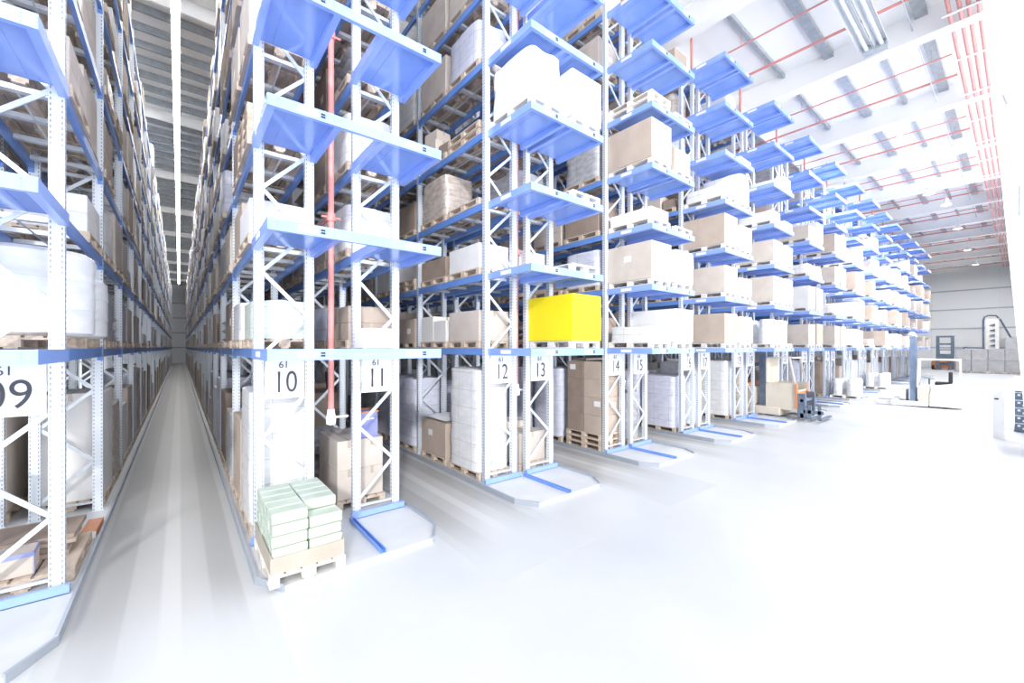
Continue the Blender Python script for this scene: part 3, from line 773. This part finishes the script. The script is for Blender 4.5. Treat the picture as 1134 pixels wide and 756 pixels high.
# white drums waiting on the floor before the far racks
for (k, xx) in ((6,27.2),(6,28.0),(8,34.6),(8,35.5)):
    load('rolls', xx, 5.78, .056, 'on the plinth, %s rack, %s pallet' % (ORD[k+2], 'left' if xx in (27.2,34.6) else 'right'), 1., True)
# ------------------------------------------------------------------ realise loads: nearest 290 of each kind as things, the rest as one stuff object
from collections import defaultdict
by = defaultdict(list)
for sp in SPEC: by[sp['name']].append(sp)
seen = {}
for nm, L in by.items():
    L.sort(key=lambda q: q['d'])
    for q in L[:295]:
        o = put(nm, q['me'], None, q['loc'], q['rz']); tag(o, q['label'], q['cat'], q['group'])
        assert q['label'] not in seen, q['label']
        seen[q['label']] = 1
        for (kn, km, kl) in q['kids']: put(kn, km, o, kl)
    rest = L[295:]
    if rest:
        mats = []; V = []; F = []; MI = []
        for q in rest:
            me = q['me']; mt = me.materials[0]
            if mt not in mats: mats.append(mt)
            mi = mats.index(mt); b = len(V); x, y, z = q['loc']; c, s_ = math.cos(q['rz']), math.sin(q['rz'])
            V += [(v.co.x*c-v.co.y*s_+x, v.co.x*s_+v.co.y*c+y, v.co.z+z) for v in me.vertices]
            for p in me.polygons: F.append(tuple(b+i for i in p.vertices)); MI.append(mi)
        me = bpy.data.meshes.new(nm); me.from_pydata(V, [], F)
        for mt in mats: me.materials.append(mt)
        me.polygons.foreach_set('material_index', MI)
        o = put(nm, me, None, (0,0,0), 0, 'stuff')
        tag(o, {'pallet':'wooden pallets filling the far bays of the racks','carton':'cartons filling the far bays of the racks','wrapped_load':'film-wrapped loads filling the far bays of the racks','sack':'plastic sacks in the far bays'}.get(nm, nm.replace('_',' ')+'s in the far bays'), L[0]['cat'])
# ------------------------------------------------------------------ sprinkler risers in the rack gaps, pipes under the roof
for k in range(-1, 14):
    s, t, n = RK[k]; gx = (s[0][1]+s[1][0])/2; yr = D+.16; zb = 1.72 if k < 0 else 1.9
    r = .045 if k < 0 else .04
    o = thing('sprinkler_riser', 'red sprinkler pipe rising between signs %d and %d' % (n, n+1), 'pipe', (gx,yr,zb), 0, 'red sprinkler risers')
    put('pipe', cached(('riser',k<0), lambda: MB().tube([(0,0,0),(0,0,12.75-zb)], r, 10).mesh('pipe','red', True)), o)
    def vm(): return MB().lathe([(.03,-.22),(.07,-.2),(.075,-.1),(.055,-.02),(.055,.03)],14).tube([(0,0,-.1),(.22,0,-.1)],.018).lathe([(.03,-.02),(.05,0),(.03,.02)],10,(.22,0,-.1)).mesh('valve','white',True)
    put('valve', cached('valve', vm), o, (0,0,0), label='white valve at the foot of the pipe')
    if k <= 3:
        for q, z in enumerate((4.7,7.5,10.2)):
            def br(): return MB().tube([(0,0,0),(0,.5,.02),(0,9,.02)],.03).lathe([(.065,-.06),(.065,.06)],12).tube([(-.14,0,0),(.14,0,0)],.018).mesh('branch_pipe','red',True)
            put('branch_pipe', cached('branch', br), o, (0,0,z-zb))
def pipe_with_rods(big):
    m = MB().tube([(0,1.5,0),(0,30,0)], .045 if big else .028, 8); z = 12.95 if big else 12.8
    for i in range(8): m.bar((0,2.0+3.9*i,0),(0,2.0+3.9*i,CEIL+.07-z),.012)
    return m
for i in range(36):
    x = 8.6 + 2.017*i
    big = i % 3 == 1
    o = put('sprinkler_pipe', cached(('sp',big), lambda: pipe_with_rods(big).mesh('sprinkler_pipe','red',True)), None, (x, 0, 12.95 if big else 12.8))
    tag(o, 'red sprinkler pipe running under the roof, %s out along the hall' % ('number %d' % (i+1)), 'pipe', 'red sprinkler pipes under the roof')
# bundle of four long pipes beside the wall with white brackets
for i, y in enumerate((1.33,1.12,.95,.76)):
    o = put('supply_pipe', MB().tube([(4,y,12.55),(78,y,12.55)], .05, 8).mesh('supply_pipe','red',True)); tag(o, 'long red supply pipe along the wall, %s in from the wall' % ORD[4-i], 'pipe', 'long red supply pipes')
for i in range(22):
    o = put('pipe_bracket', cached('pb', lambda: MB().box(-.04,-.42,-.04,.04,.42,0).bar((0,-.38,0),(0,-.38,.96),.025).bar((0,.38,0),(0,.38,.96),.025).mesh('pipe_bracket','white')), None, (8.5+3.03*i, 1.06, 12.5))
    tag(o, 'white bracket holding the long red pipes, %s along the hall' % ('number %d' % (i+1)), 'bracket', 'white pipe brackets')
# twin silver tube lamp under the roof
t = thing('twin_tube_heater', 'silver twin tube heater hanging under the white roof', 'heater', (14.0,2.95,12.25))
for q in (-1,1):
    m = MB(); pr = [(.17*math.cos(a), .17*math.sin(a)) for a in [PI*i/10 for i in range(11)]]
    for i in range(10):
        (a, b), (c, d) = pr[i], pr[i+1]
        m.prismx([(q*.185+a,b),(q*.185+c,d),(q*.185+c*.95,d*.95),(q*.185+a*.95,b*.95)],-4,3.2)
    put('reflector', m.mesh('reflector','silver',True), t)
    put('tube', MB().tube([(-4,q*.185,.03),(3.3,q*.185,.03)],.06,10).mesh('tube','galv',True), t)
m = MB().box(3.2,-.3,-.06,3.5,.3,.24); put('burner_box', m.mesh('burner_box','dgalv'), t)
m = MB()
for x in (-3,0,2.8): m.bar((x,0,.2),(x,0,1.15),.02)
put('hanger', m.mesh('hanger','galv'), t)
# bell lamps
for i, (x, y, z) in enumerate(((25.2,3.45,11.9),(35.,3.5,11.9),(38.5,3.05,11.9),(47.,3.1,11.9),(58.,3.2,11.9),(69.,3.2,11.9))):
    t = thing('pendant_lamp', 'white bell lamp hanging over the hall, %s from the camera' % ORD[i+1], 'lamp', (x,y,z), 0, 'bell lamps under the hall roof')
    put('lamp_shade', cached('shade', lambda: MB().lathe([(.26,0),(.25,.03),(.16,.14),(.11,.26),(.10,.42),(.05,.45)],20).mesh('lamp_shade','white',True)), t)
    put('diffuser', cached('diff', lambda: MB().lathe([(.22,-.02),(.235,-.004)],20).mesh('diffuser','lamp')), t)
    put('hanger', cached('hang', lambda: MB().bar((-.08,0,.42),(-.08,0,.68),.02).bar((.08,0,.42),(.08,0,.68),.02).mesh('hanger','galv')), t)
# light band over the open aisle
for k in (-2,):
    a = RK[k][0][-1][1]; b = RK[k+1][0][0][0]; x = (a+b)/2
    L = 74
    t = thing('strip_light', 'long white strip light over the aisle left of rack %d' % RK[k+1][2], 'strip light', (x,8.2,12.6), 0, 'strip lights over the aisles')
    put('housing', cached(('hs',L), lambda: MB().box(-.11,0,0,.11,L,.09).mesh('housing','white')), t)
    put('tube', cached(('tb',L), lambda: MB().box(-.085,.02,-.03,.085,L-.02,-.002).mesh('tube','strip')), t)
    m = MB(); 
    for q in range(int(L/5)+1): m.bar((0,.3+5*q*.95,.09),(0,.3+5*q*.95,.78),.015)
    put('hanger', cached(('hg',L), lambda: m.mesh('hanger','galv')), t)
# ------------------------------------------------------------------ machines
def lk(x, y): return (x, y)
def reach_truck(x, y, rz, label):
    # local frame: forks towards +y, driver end at -y
    t = thing('reach_truck', label, 'reach truck', (x,y,0), rz)
    m = MB(); m.prismx([(-1.15,.08),(-.15,.08),(-.15,.62),(-.3,1.0),(-1.0,1.12),(-1.15,.95)],-.62,.62)
    put('chassis', m.mesh('chassis','m_white'), t)
    put('battery_panel', MB().cbox(-.6,-.14,.15,.6,.22,.95,.02).mesh('battery_panel','m_beige'), t)
    for sx in (-1,1):
        put('straddle_leg', MB().prismx([(-.1,.06),(1.55,.06),(1.7,.14),(1.7,.22),(-.1,.26)],sx*.56-.09,sx*.56+.09).mesh('straddle_leg','m_white'), t)
        wl = MB(); wl.v += [(p[2]+sx*.68,p[0]+1.0,p[1]+.17) for p in MB().lathe([(.17,-.05),(.17,.05)],18).v]; wl.f = MB().lathe([(.17,-.05),(.17,.05)],18).f
        put('wheel', wl.mesh('wheel','tyre'), t)
        put('fork', MB().box(sx*.28-.06,.62,.1,sx*.28+.06,1.75,.15).box(sx*.28-.06,.58,.1,sx*.28+.06,.64,.75).mesh('fork','slate'), t)
    m = MB()
    for sx in (-1,1):
        m.box(sx*.42-.07,.3,.1,sx*.42+.07,.5,3.2); m.box(sx*.30-.05,.34,.12,sx*.30+.05,.5,3.1)
    for z in (.5,1.5,2.4,3.1): m.box(-.42,.33,z,.42,.38,z+.12)
    put('mast', m.mesh('mast','steelblue'), t)
    m = MB(); m.tube([(0,.42,.2),(0,.42,2.9)],.05,8); put('lift_cylinder', m.mesh('lift_cylinder','galv'), t)
    m = MB()
    for sx in (-1,1):
        m.bar((sx*.58,-1.08,.95),(sx*.58,-1.08,2.15),.06); m.bar((sx*.58,.24,.9),(sx*.58,.2,2.15),.06); m.bar((sx*.58,-1.1,2.15),(sx*.58,.25,2.15),.06)
    for i in range(7): m.bar((-.58,-1.05+.2*i,2.15),(.58,-1.05+.2*i,2.15),.035)
    put('overhead_guard', m.mesh('overhead_guard','m_white'), t)
    m = MB(); m.cbox(-.3,-.75,1.0,.2,-.3,1.15,.03); m.cbox(-.3,-.85,1.1,.2,-.72,1.6,.03); put('seat', m.mesh('seat','rubber'), t)
    m = MB(); m.lathe([(.16,0),(.18,.015),(.16,.03)],16,(.3,-.1,1.25)); m.bar((.3,-.1,1.0),(.3,-.1,1.25),.05); put('steering_wheel', m.mesh('steering_wheel','slate'), t)
    m = MB(); m.box(-.5,.5,2.75,.5,.58,3.05); m.lathe([(.12,0),(.15,.1),(.06,.22)],12,(0,.45,3.2)); put('mast_head', m.mesh('mast_head','silver'), t)
    return t
def turret_truck(x, y, rz, label, mast=3.6):
    # very narrow aisle truck, local frame: mast end towards -y (the hall)
    t = thing('turret_truck', label, 'forklift', (x,y,0), rz, 'turret trucks at the aisle mouths')
    put('chassis', MB().cbox(-.68,-.2,.1,.68,2.0,.42,.03).cbox(-.66,.7,.42,.66,2.0,1.15,.05).mesh('chassis','m_beige'), t)
    put('battery_cover', MB().cbox(-.6,.9,1.15,.6,1.9,1.3,.04).mesh('battery_cover','orange'), t)
    m = MB()
    for sx in (-1,1): m.box(sx*.36-.06,.35,.12,sx*.36+.06,.6,mast)
    for z in (.6,1.8,mast-.25): m.box(-.36,.4,z,.36,.5,z+.12)
    put('mast', m.mesh('mast','steelblue'), t)
    m = MB(); m.box(-.6,-.75,.35,.6,.3,.43); m.box(-.6,-.75,.43,-.55,.3,1.35); m.box(.55,-.75,.43,.6,.3,1.35); m.box(-.55,-.75,.43,.55,-.7,1.1); m.box(-.6,.25,1.3,.6,.3,2.3)
    for sx in (-1,1): m.bar((sx*.57,-.72,1.1),(sx*.57,-.5,2.3),.05)
    m.box(-.6,-.6,2.28,.6,.3,2.33)
    put('cab', m.mesh('cab','m_beige'), t)
    m = MB(); m.cbox(-.56,-.752,.5,.56,-.74,1.05,.003); put('front_panel', m.mesh('front_panel','orange'), t)
    m = MB(); m.cbox(-.3,-.5,1.1,.3,-.3,1.25,.02); m.bar((-.2,-.4,.43),(-.2,-.4,1.1),.06); put('console', m.mesh('console','slate'), t)
    m = MB(); m.box(-.62,-1.0,.12,-.45,-.76,1.0); m.box(.45,-1.0,.12,.62,-.76,1.0); m.box(-.62,-.95,.1,.62,-.85,.28); m.box(-.62,-.95,.7,.62,-.85,.8)
    for i in range(5): m.bar((-.45+.22*i,-.9,.28),(-.35+.22*i,-.9,.7),.03)
    put('turret_carriage', m.mesh('turret_carriage','slate'), t)
    for sy in (0,1): put('fork', MB().box(-.6,-1.18-.3*sy,.08,.75,-1.08-.3*sy,.13).box(-.62,-1.18-.3*sy,.08,-.55,-1.08-.3*sy,.6).mesh('fork','slate'), t)
    put('edge_trim', MB().box(-.62,-.77,1.0,-.45,-.755,1.1).box(.45,-.77,1.0,.62,-.755,1.1).box(-.665,-.76,.43,-.602,-.70,1.36).box(.602,-.76,.43,.665,-.70,1.36).mesh('edge_trim','orange'), t)
    put('fork_frame', MB().box(-.62,-1.55,.3,-.55,-.95,.42).mesh('fork_frame','slate'), t)
    for sx in (-1,1):
        for yy in (.15,1.65):
            w = MB().lathe([(.16,-.05),(.16,.05)],14); w.v = [(p[2]+sx*.62,p[0]+yy,p[1]+.16) for p in w.v]; put('wheel', w.mesh('wheel','rubber'), t)
    return t
reach_truck(26.6, 2.75, .06, 'white reach truck with grey mast standing in the hall facing the racks')
ax = (RK[3][0][1][1]+RK[4][0][0][0])/2
turret_truck(ax+.0, 5.95, 0, 'beige and slate turret truck coming out of the aisle beyond signs 18 and 19')
ax = (RK[1][0][1][1]+RK[2][0][0][0])/2
turret_truck(ax, 9.6, 0, 'beige and orange turret truck deep in the aisle between signs 15 and 16')
ax = (RK[2][0][1][1]+RK[3][0][0][0])/2
# orange counterbalance truck near the far wall
t = thing('counterbalance_truck', 'orange forklift with tall grey mast parked by the far wall', 'forklift', (73.0,5.8,0), PI/2)
put('chassis', MB().prismx([(-1.2,.15),(.6,.15),(.6,.9),(.1,1.0),(-.6,1.3),(-1.2,1.25)],-1.2,1.2).mesh('chassis','orange'), t)
m = MB()
for sx in (-1,1): m.box(sx*.62-.14,.62,.1,sx*.62+.14,.95,4.1)
for z in (.6,1.6,3.0,3.9): m.box(-.7,.66,z,.7,.8,z+.2)
m.box(-.75,.85,1.2,.75,.98,1.9); put('mast', m.mesh('mast','slate'), t)
m = MB()
for sx in (-1,1): m.bar((sx*.6,-.7,1.2),(sx*.6,-.5,2.4),.1); m.bar((sx*.6,.4,1.0),(sx*.6,.2,2.4),.1)
m.box(-.65,-.6,2.35,.65,.3,2.45); put('overhead_guard', m.mesh('overhead_guard','slate'), t)
for sx in (-1,1):
    put('fork', MB().box(sx*.35-.07,.98,.05,sx*.35+.07,2.0,.12).box(sx*.35-.07,.95,.05,sx*.35+.07,1.03,.8).mesh('fork','slate'), t)
    for yy in (-.8,.4):
        w = MB().lathe([(.3,-.12),(.3,.12)],16); w.v = [(p[2]+sx*1.05,p[0]+yy,p[1]+.3) for p in w.v]; put('wheel', w.mesh('wheel','rubber'), t)
o = put('steel_post', MB().box(-.22,-.22,0,.22,.22,2.6).box(-.3,-.3,0,.3,.3,.06).mesh('steel_post','slate')); o.location = (70.0,4.55,0); tag(o, 'dark square steel post before the far wall', 'post')
o = put('orange_box', MB().cbox(-.5,-.3,0,.5,.3,.9,.04).mesh('orange_box','orange')); o.location = (70.9,3.95,0); tag(o, 'low orange box beside the dark steel post', 'box')
# grey boxes piled before the far wall
grid = [(66.,3.9,2),(66.,2.75,2),(66.,1.6,2),(66.,.45,3)]
for i, (x, y, n) in enumerate(grid):
    for l in range(n):
        for q in range(1):
            o = put('grey_box', cached(('gb',), lambda: MB().cbox(-.6,-.56,0,.6,.56,1.18,.03).mesh('grey_box','c_grey')), None, (x, y, .15+1.19*l))
            tag(o, 'big grey box in the far pile, column %s, %s from below' % (ORD[i+1], ORD[l+1]), 'box', 'grey boxes piled at the far wall')
            if l < n: put('lid', cached('gbl', lambda: MB().box(-.62,-.575,1.05,.62,.575,1.185).mesh('lid','c_grey')), o)
    o = put('pallet', pallet_mesh(), None, (x, y, 0), PI/2); tag(o, 'pallet under the far grey box pile, column %s' % ORD[i+1], 'pallet', 'pallets at the far wall')
# conveyor tower: tall white column in a dark tube frame with six dark arrow paddles
t = thing('conveyor_tower', 'tall white elevator tower with six dark paddles at the far wall', 'elevator', (76.5,2.2,0))
put('column', MB().cbox(-.3,-.55,0,.3,.55,6.2,.03).mesh('column','m_white'), t)
put('tube_frame', MB().tube([(-.4,.7,0),(-.4,.7,6.0),(-.4,.6,6.4),(-.4,.3,6.55),(-.4,-.3,6.5),(-.4,-.5,6.2)],.09).tube([(-.4,-.6,6.1),(-.4,-1.6,3.4)],.09).tube([(-.4,.7,2.6),(-.4,2.2,2.7),(-.4,2.5,2.4)],.09).mesh('tube_frame','slate',True), t)
for i in range(6):
    put('paddle', cached('pad', lambda: MB().prismx([(-.22,-.15),(.22,0),(-.22,.15)],-.5,-.3).mesh('paddle','slate')), t, (0,0,2.3+.62*i))
# white post with slanted head and a cage stack near the right picture edge
t = thing('wrapping_post', 'white square post with slanted head standing in the hall at right', 'post', (19.0,.42,0))
put('post', MB().prismx([(-.12,0),(.12,0),(.12,1.28),(-.12,1.48)],-.12,.12).mesh('post','m_white'), t)
put('arm', MB().bar((0,-.1,1.3),(.3,-.3,1.75),.16,.12).bar((.3,-.3,1.75),(.5,-.75,1.6),.14,.1).mesh('arm','m_white'), t)
put('slot', MB().box(-.13,.0,1.15,-.117,.08,1.19).mesh('slot','black'), t)
for l in range(5):
    o = thing('plastic_crate', 'silver dotted crate, %s from below, under the white box at right' % ORD[l+1], 'crate', (21.4,-.32,.05+.245*l), 0, 'crates stacked at the right edge')
    def cr():
        m = MB(); m.box(-.6,-.45,0,.6,.45,.02)
        for sx in (-1,1): m.box(sx*.59-.01,-.45,.02,sx*.59+.01,.45,.235)
        for sy in (-1,1): m.box(-.58,sy*.44-.01,.02,.58,sy*.44+.01,.235)
        return m.mesh('shell','slate')
    def ri():
        m = MB()
        for sx in (-1,1):
            for i in range(8): m.box(sx*.605-.006,-.4+.105*i,.04+.08*(i%2),sx*.605+.006,-.34+.105*i,.10+.08*(i%2))
        m.box(-.615,-.465,.215,.615,-.45,.24); m.box(-.615,.45,.215,.615,.465,.24); m.box(-.615,-.45,.215,-.6,.45,.24)
        return m.mesh('rib','galv')
    put('shell', cached('cr', cr), o); put('rib', cached('ri', ri), o)
o = put('crate_dolly', MB().box(-.62,-.47,.02,.62,.47,.045).box(-.55,-.4,0,-.45,-.3,.02).box(-.55,.3,0,-.45,.4,.02).box(.45,.3,0,.55,.4,.02).box(.45,-.4,0,.55,-.3,.02).mesh('crate_dolly','slate')); o.location = (21.4,-.32,0); tag(o, 'flat dark dolly under the crate stack at the right edge', 'dolly')
o = put('carton', carton_mesh((1.2,.9,.42),'c_white')); o.location = (21.4,-.32,1.3); tag(o, 'big white carton on top of the crates at the right edge', 'carton')
# ------------------------------------------------------------------ light
w = bpy.data.worlds.new('daylight'); sc.world = w; w.use_nodes = True
bg = w.node_tree.nodes['Background']; bg.inputs[0].default_value = (.965,.982,1,1); bg.inputs[1].default_value = 1.35
# open side: pale sky above, brighter lower half added to light the roof
wn = w.node_tree; wt = wn.nodes.new('ShaderNodeTexCoord'); ws = wn.nodes.new('ShaderNodeSeparateXYZ'); wn.links.new(wt.outputs['Generated'], ws.inputs[0])
wm = wn.nodes.new('ShaderNodeMapRange'); wm.inputs[1].default_value = -.06; wm.inputs[2].default_value = .02; wm.inputs[3].default_value = 3.0; wm.inputs[4].default_value = 1.3
wn.links.new(ws.outputs[2], wm.inputs[0]); wn.links.new(wm.outputs[0], bg.inputs[1])
sun = bpy.data.lights.new('sun','SUN'); sun.energy = 1.05; sun.angle = .06; sun.color = (1,.985,.96)
so = bpy.data.objects.new('sun', sun); C.objects.link(so)
so.rotation_euler = Vector((.42,.84,-.36)).to_track_quat('-Z','Y').to_euler()
for i, (x, y, z) in enumerate(((25.2,3.45,11.85),(35.,3.5,11.85),(47.,3.1,11.85),(58.,3.2,11.85),(69.,3.2,11.85))):
    L = bpy.data.lights.new('lamp_light','AREA'); L.shape = 'DISK'; L.size = .6; L.energy = 520 if x < 40 else 520; L.spread = PI
    o = bpy.data.objects.new('lamp_light', L); C.objects.link(o); o.location = (x,y,z)
# ------------------------------------------------------------------ camera
cam = bpy.data.cameras.new('camera'); co = bpy.data.objects.new('camera', cam); C.objects.link(co)
cam.sensor_width = 36; cam.lens = 455.5/1134*36; cam.shift_y = 6.5/1134
cam.clip_start = .05; cam.clip_end = 400
co.location = (0,0,CAMZ); co.rotation_euler = (PI/2,0,-math.radians(38.93))
sc.camera = co
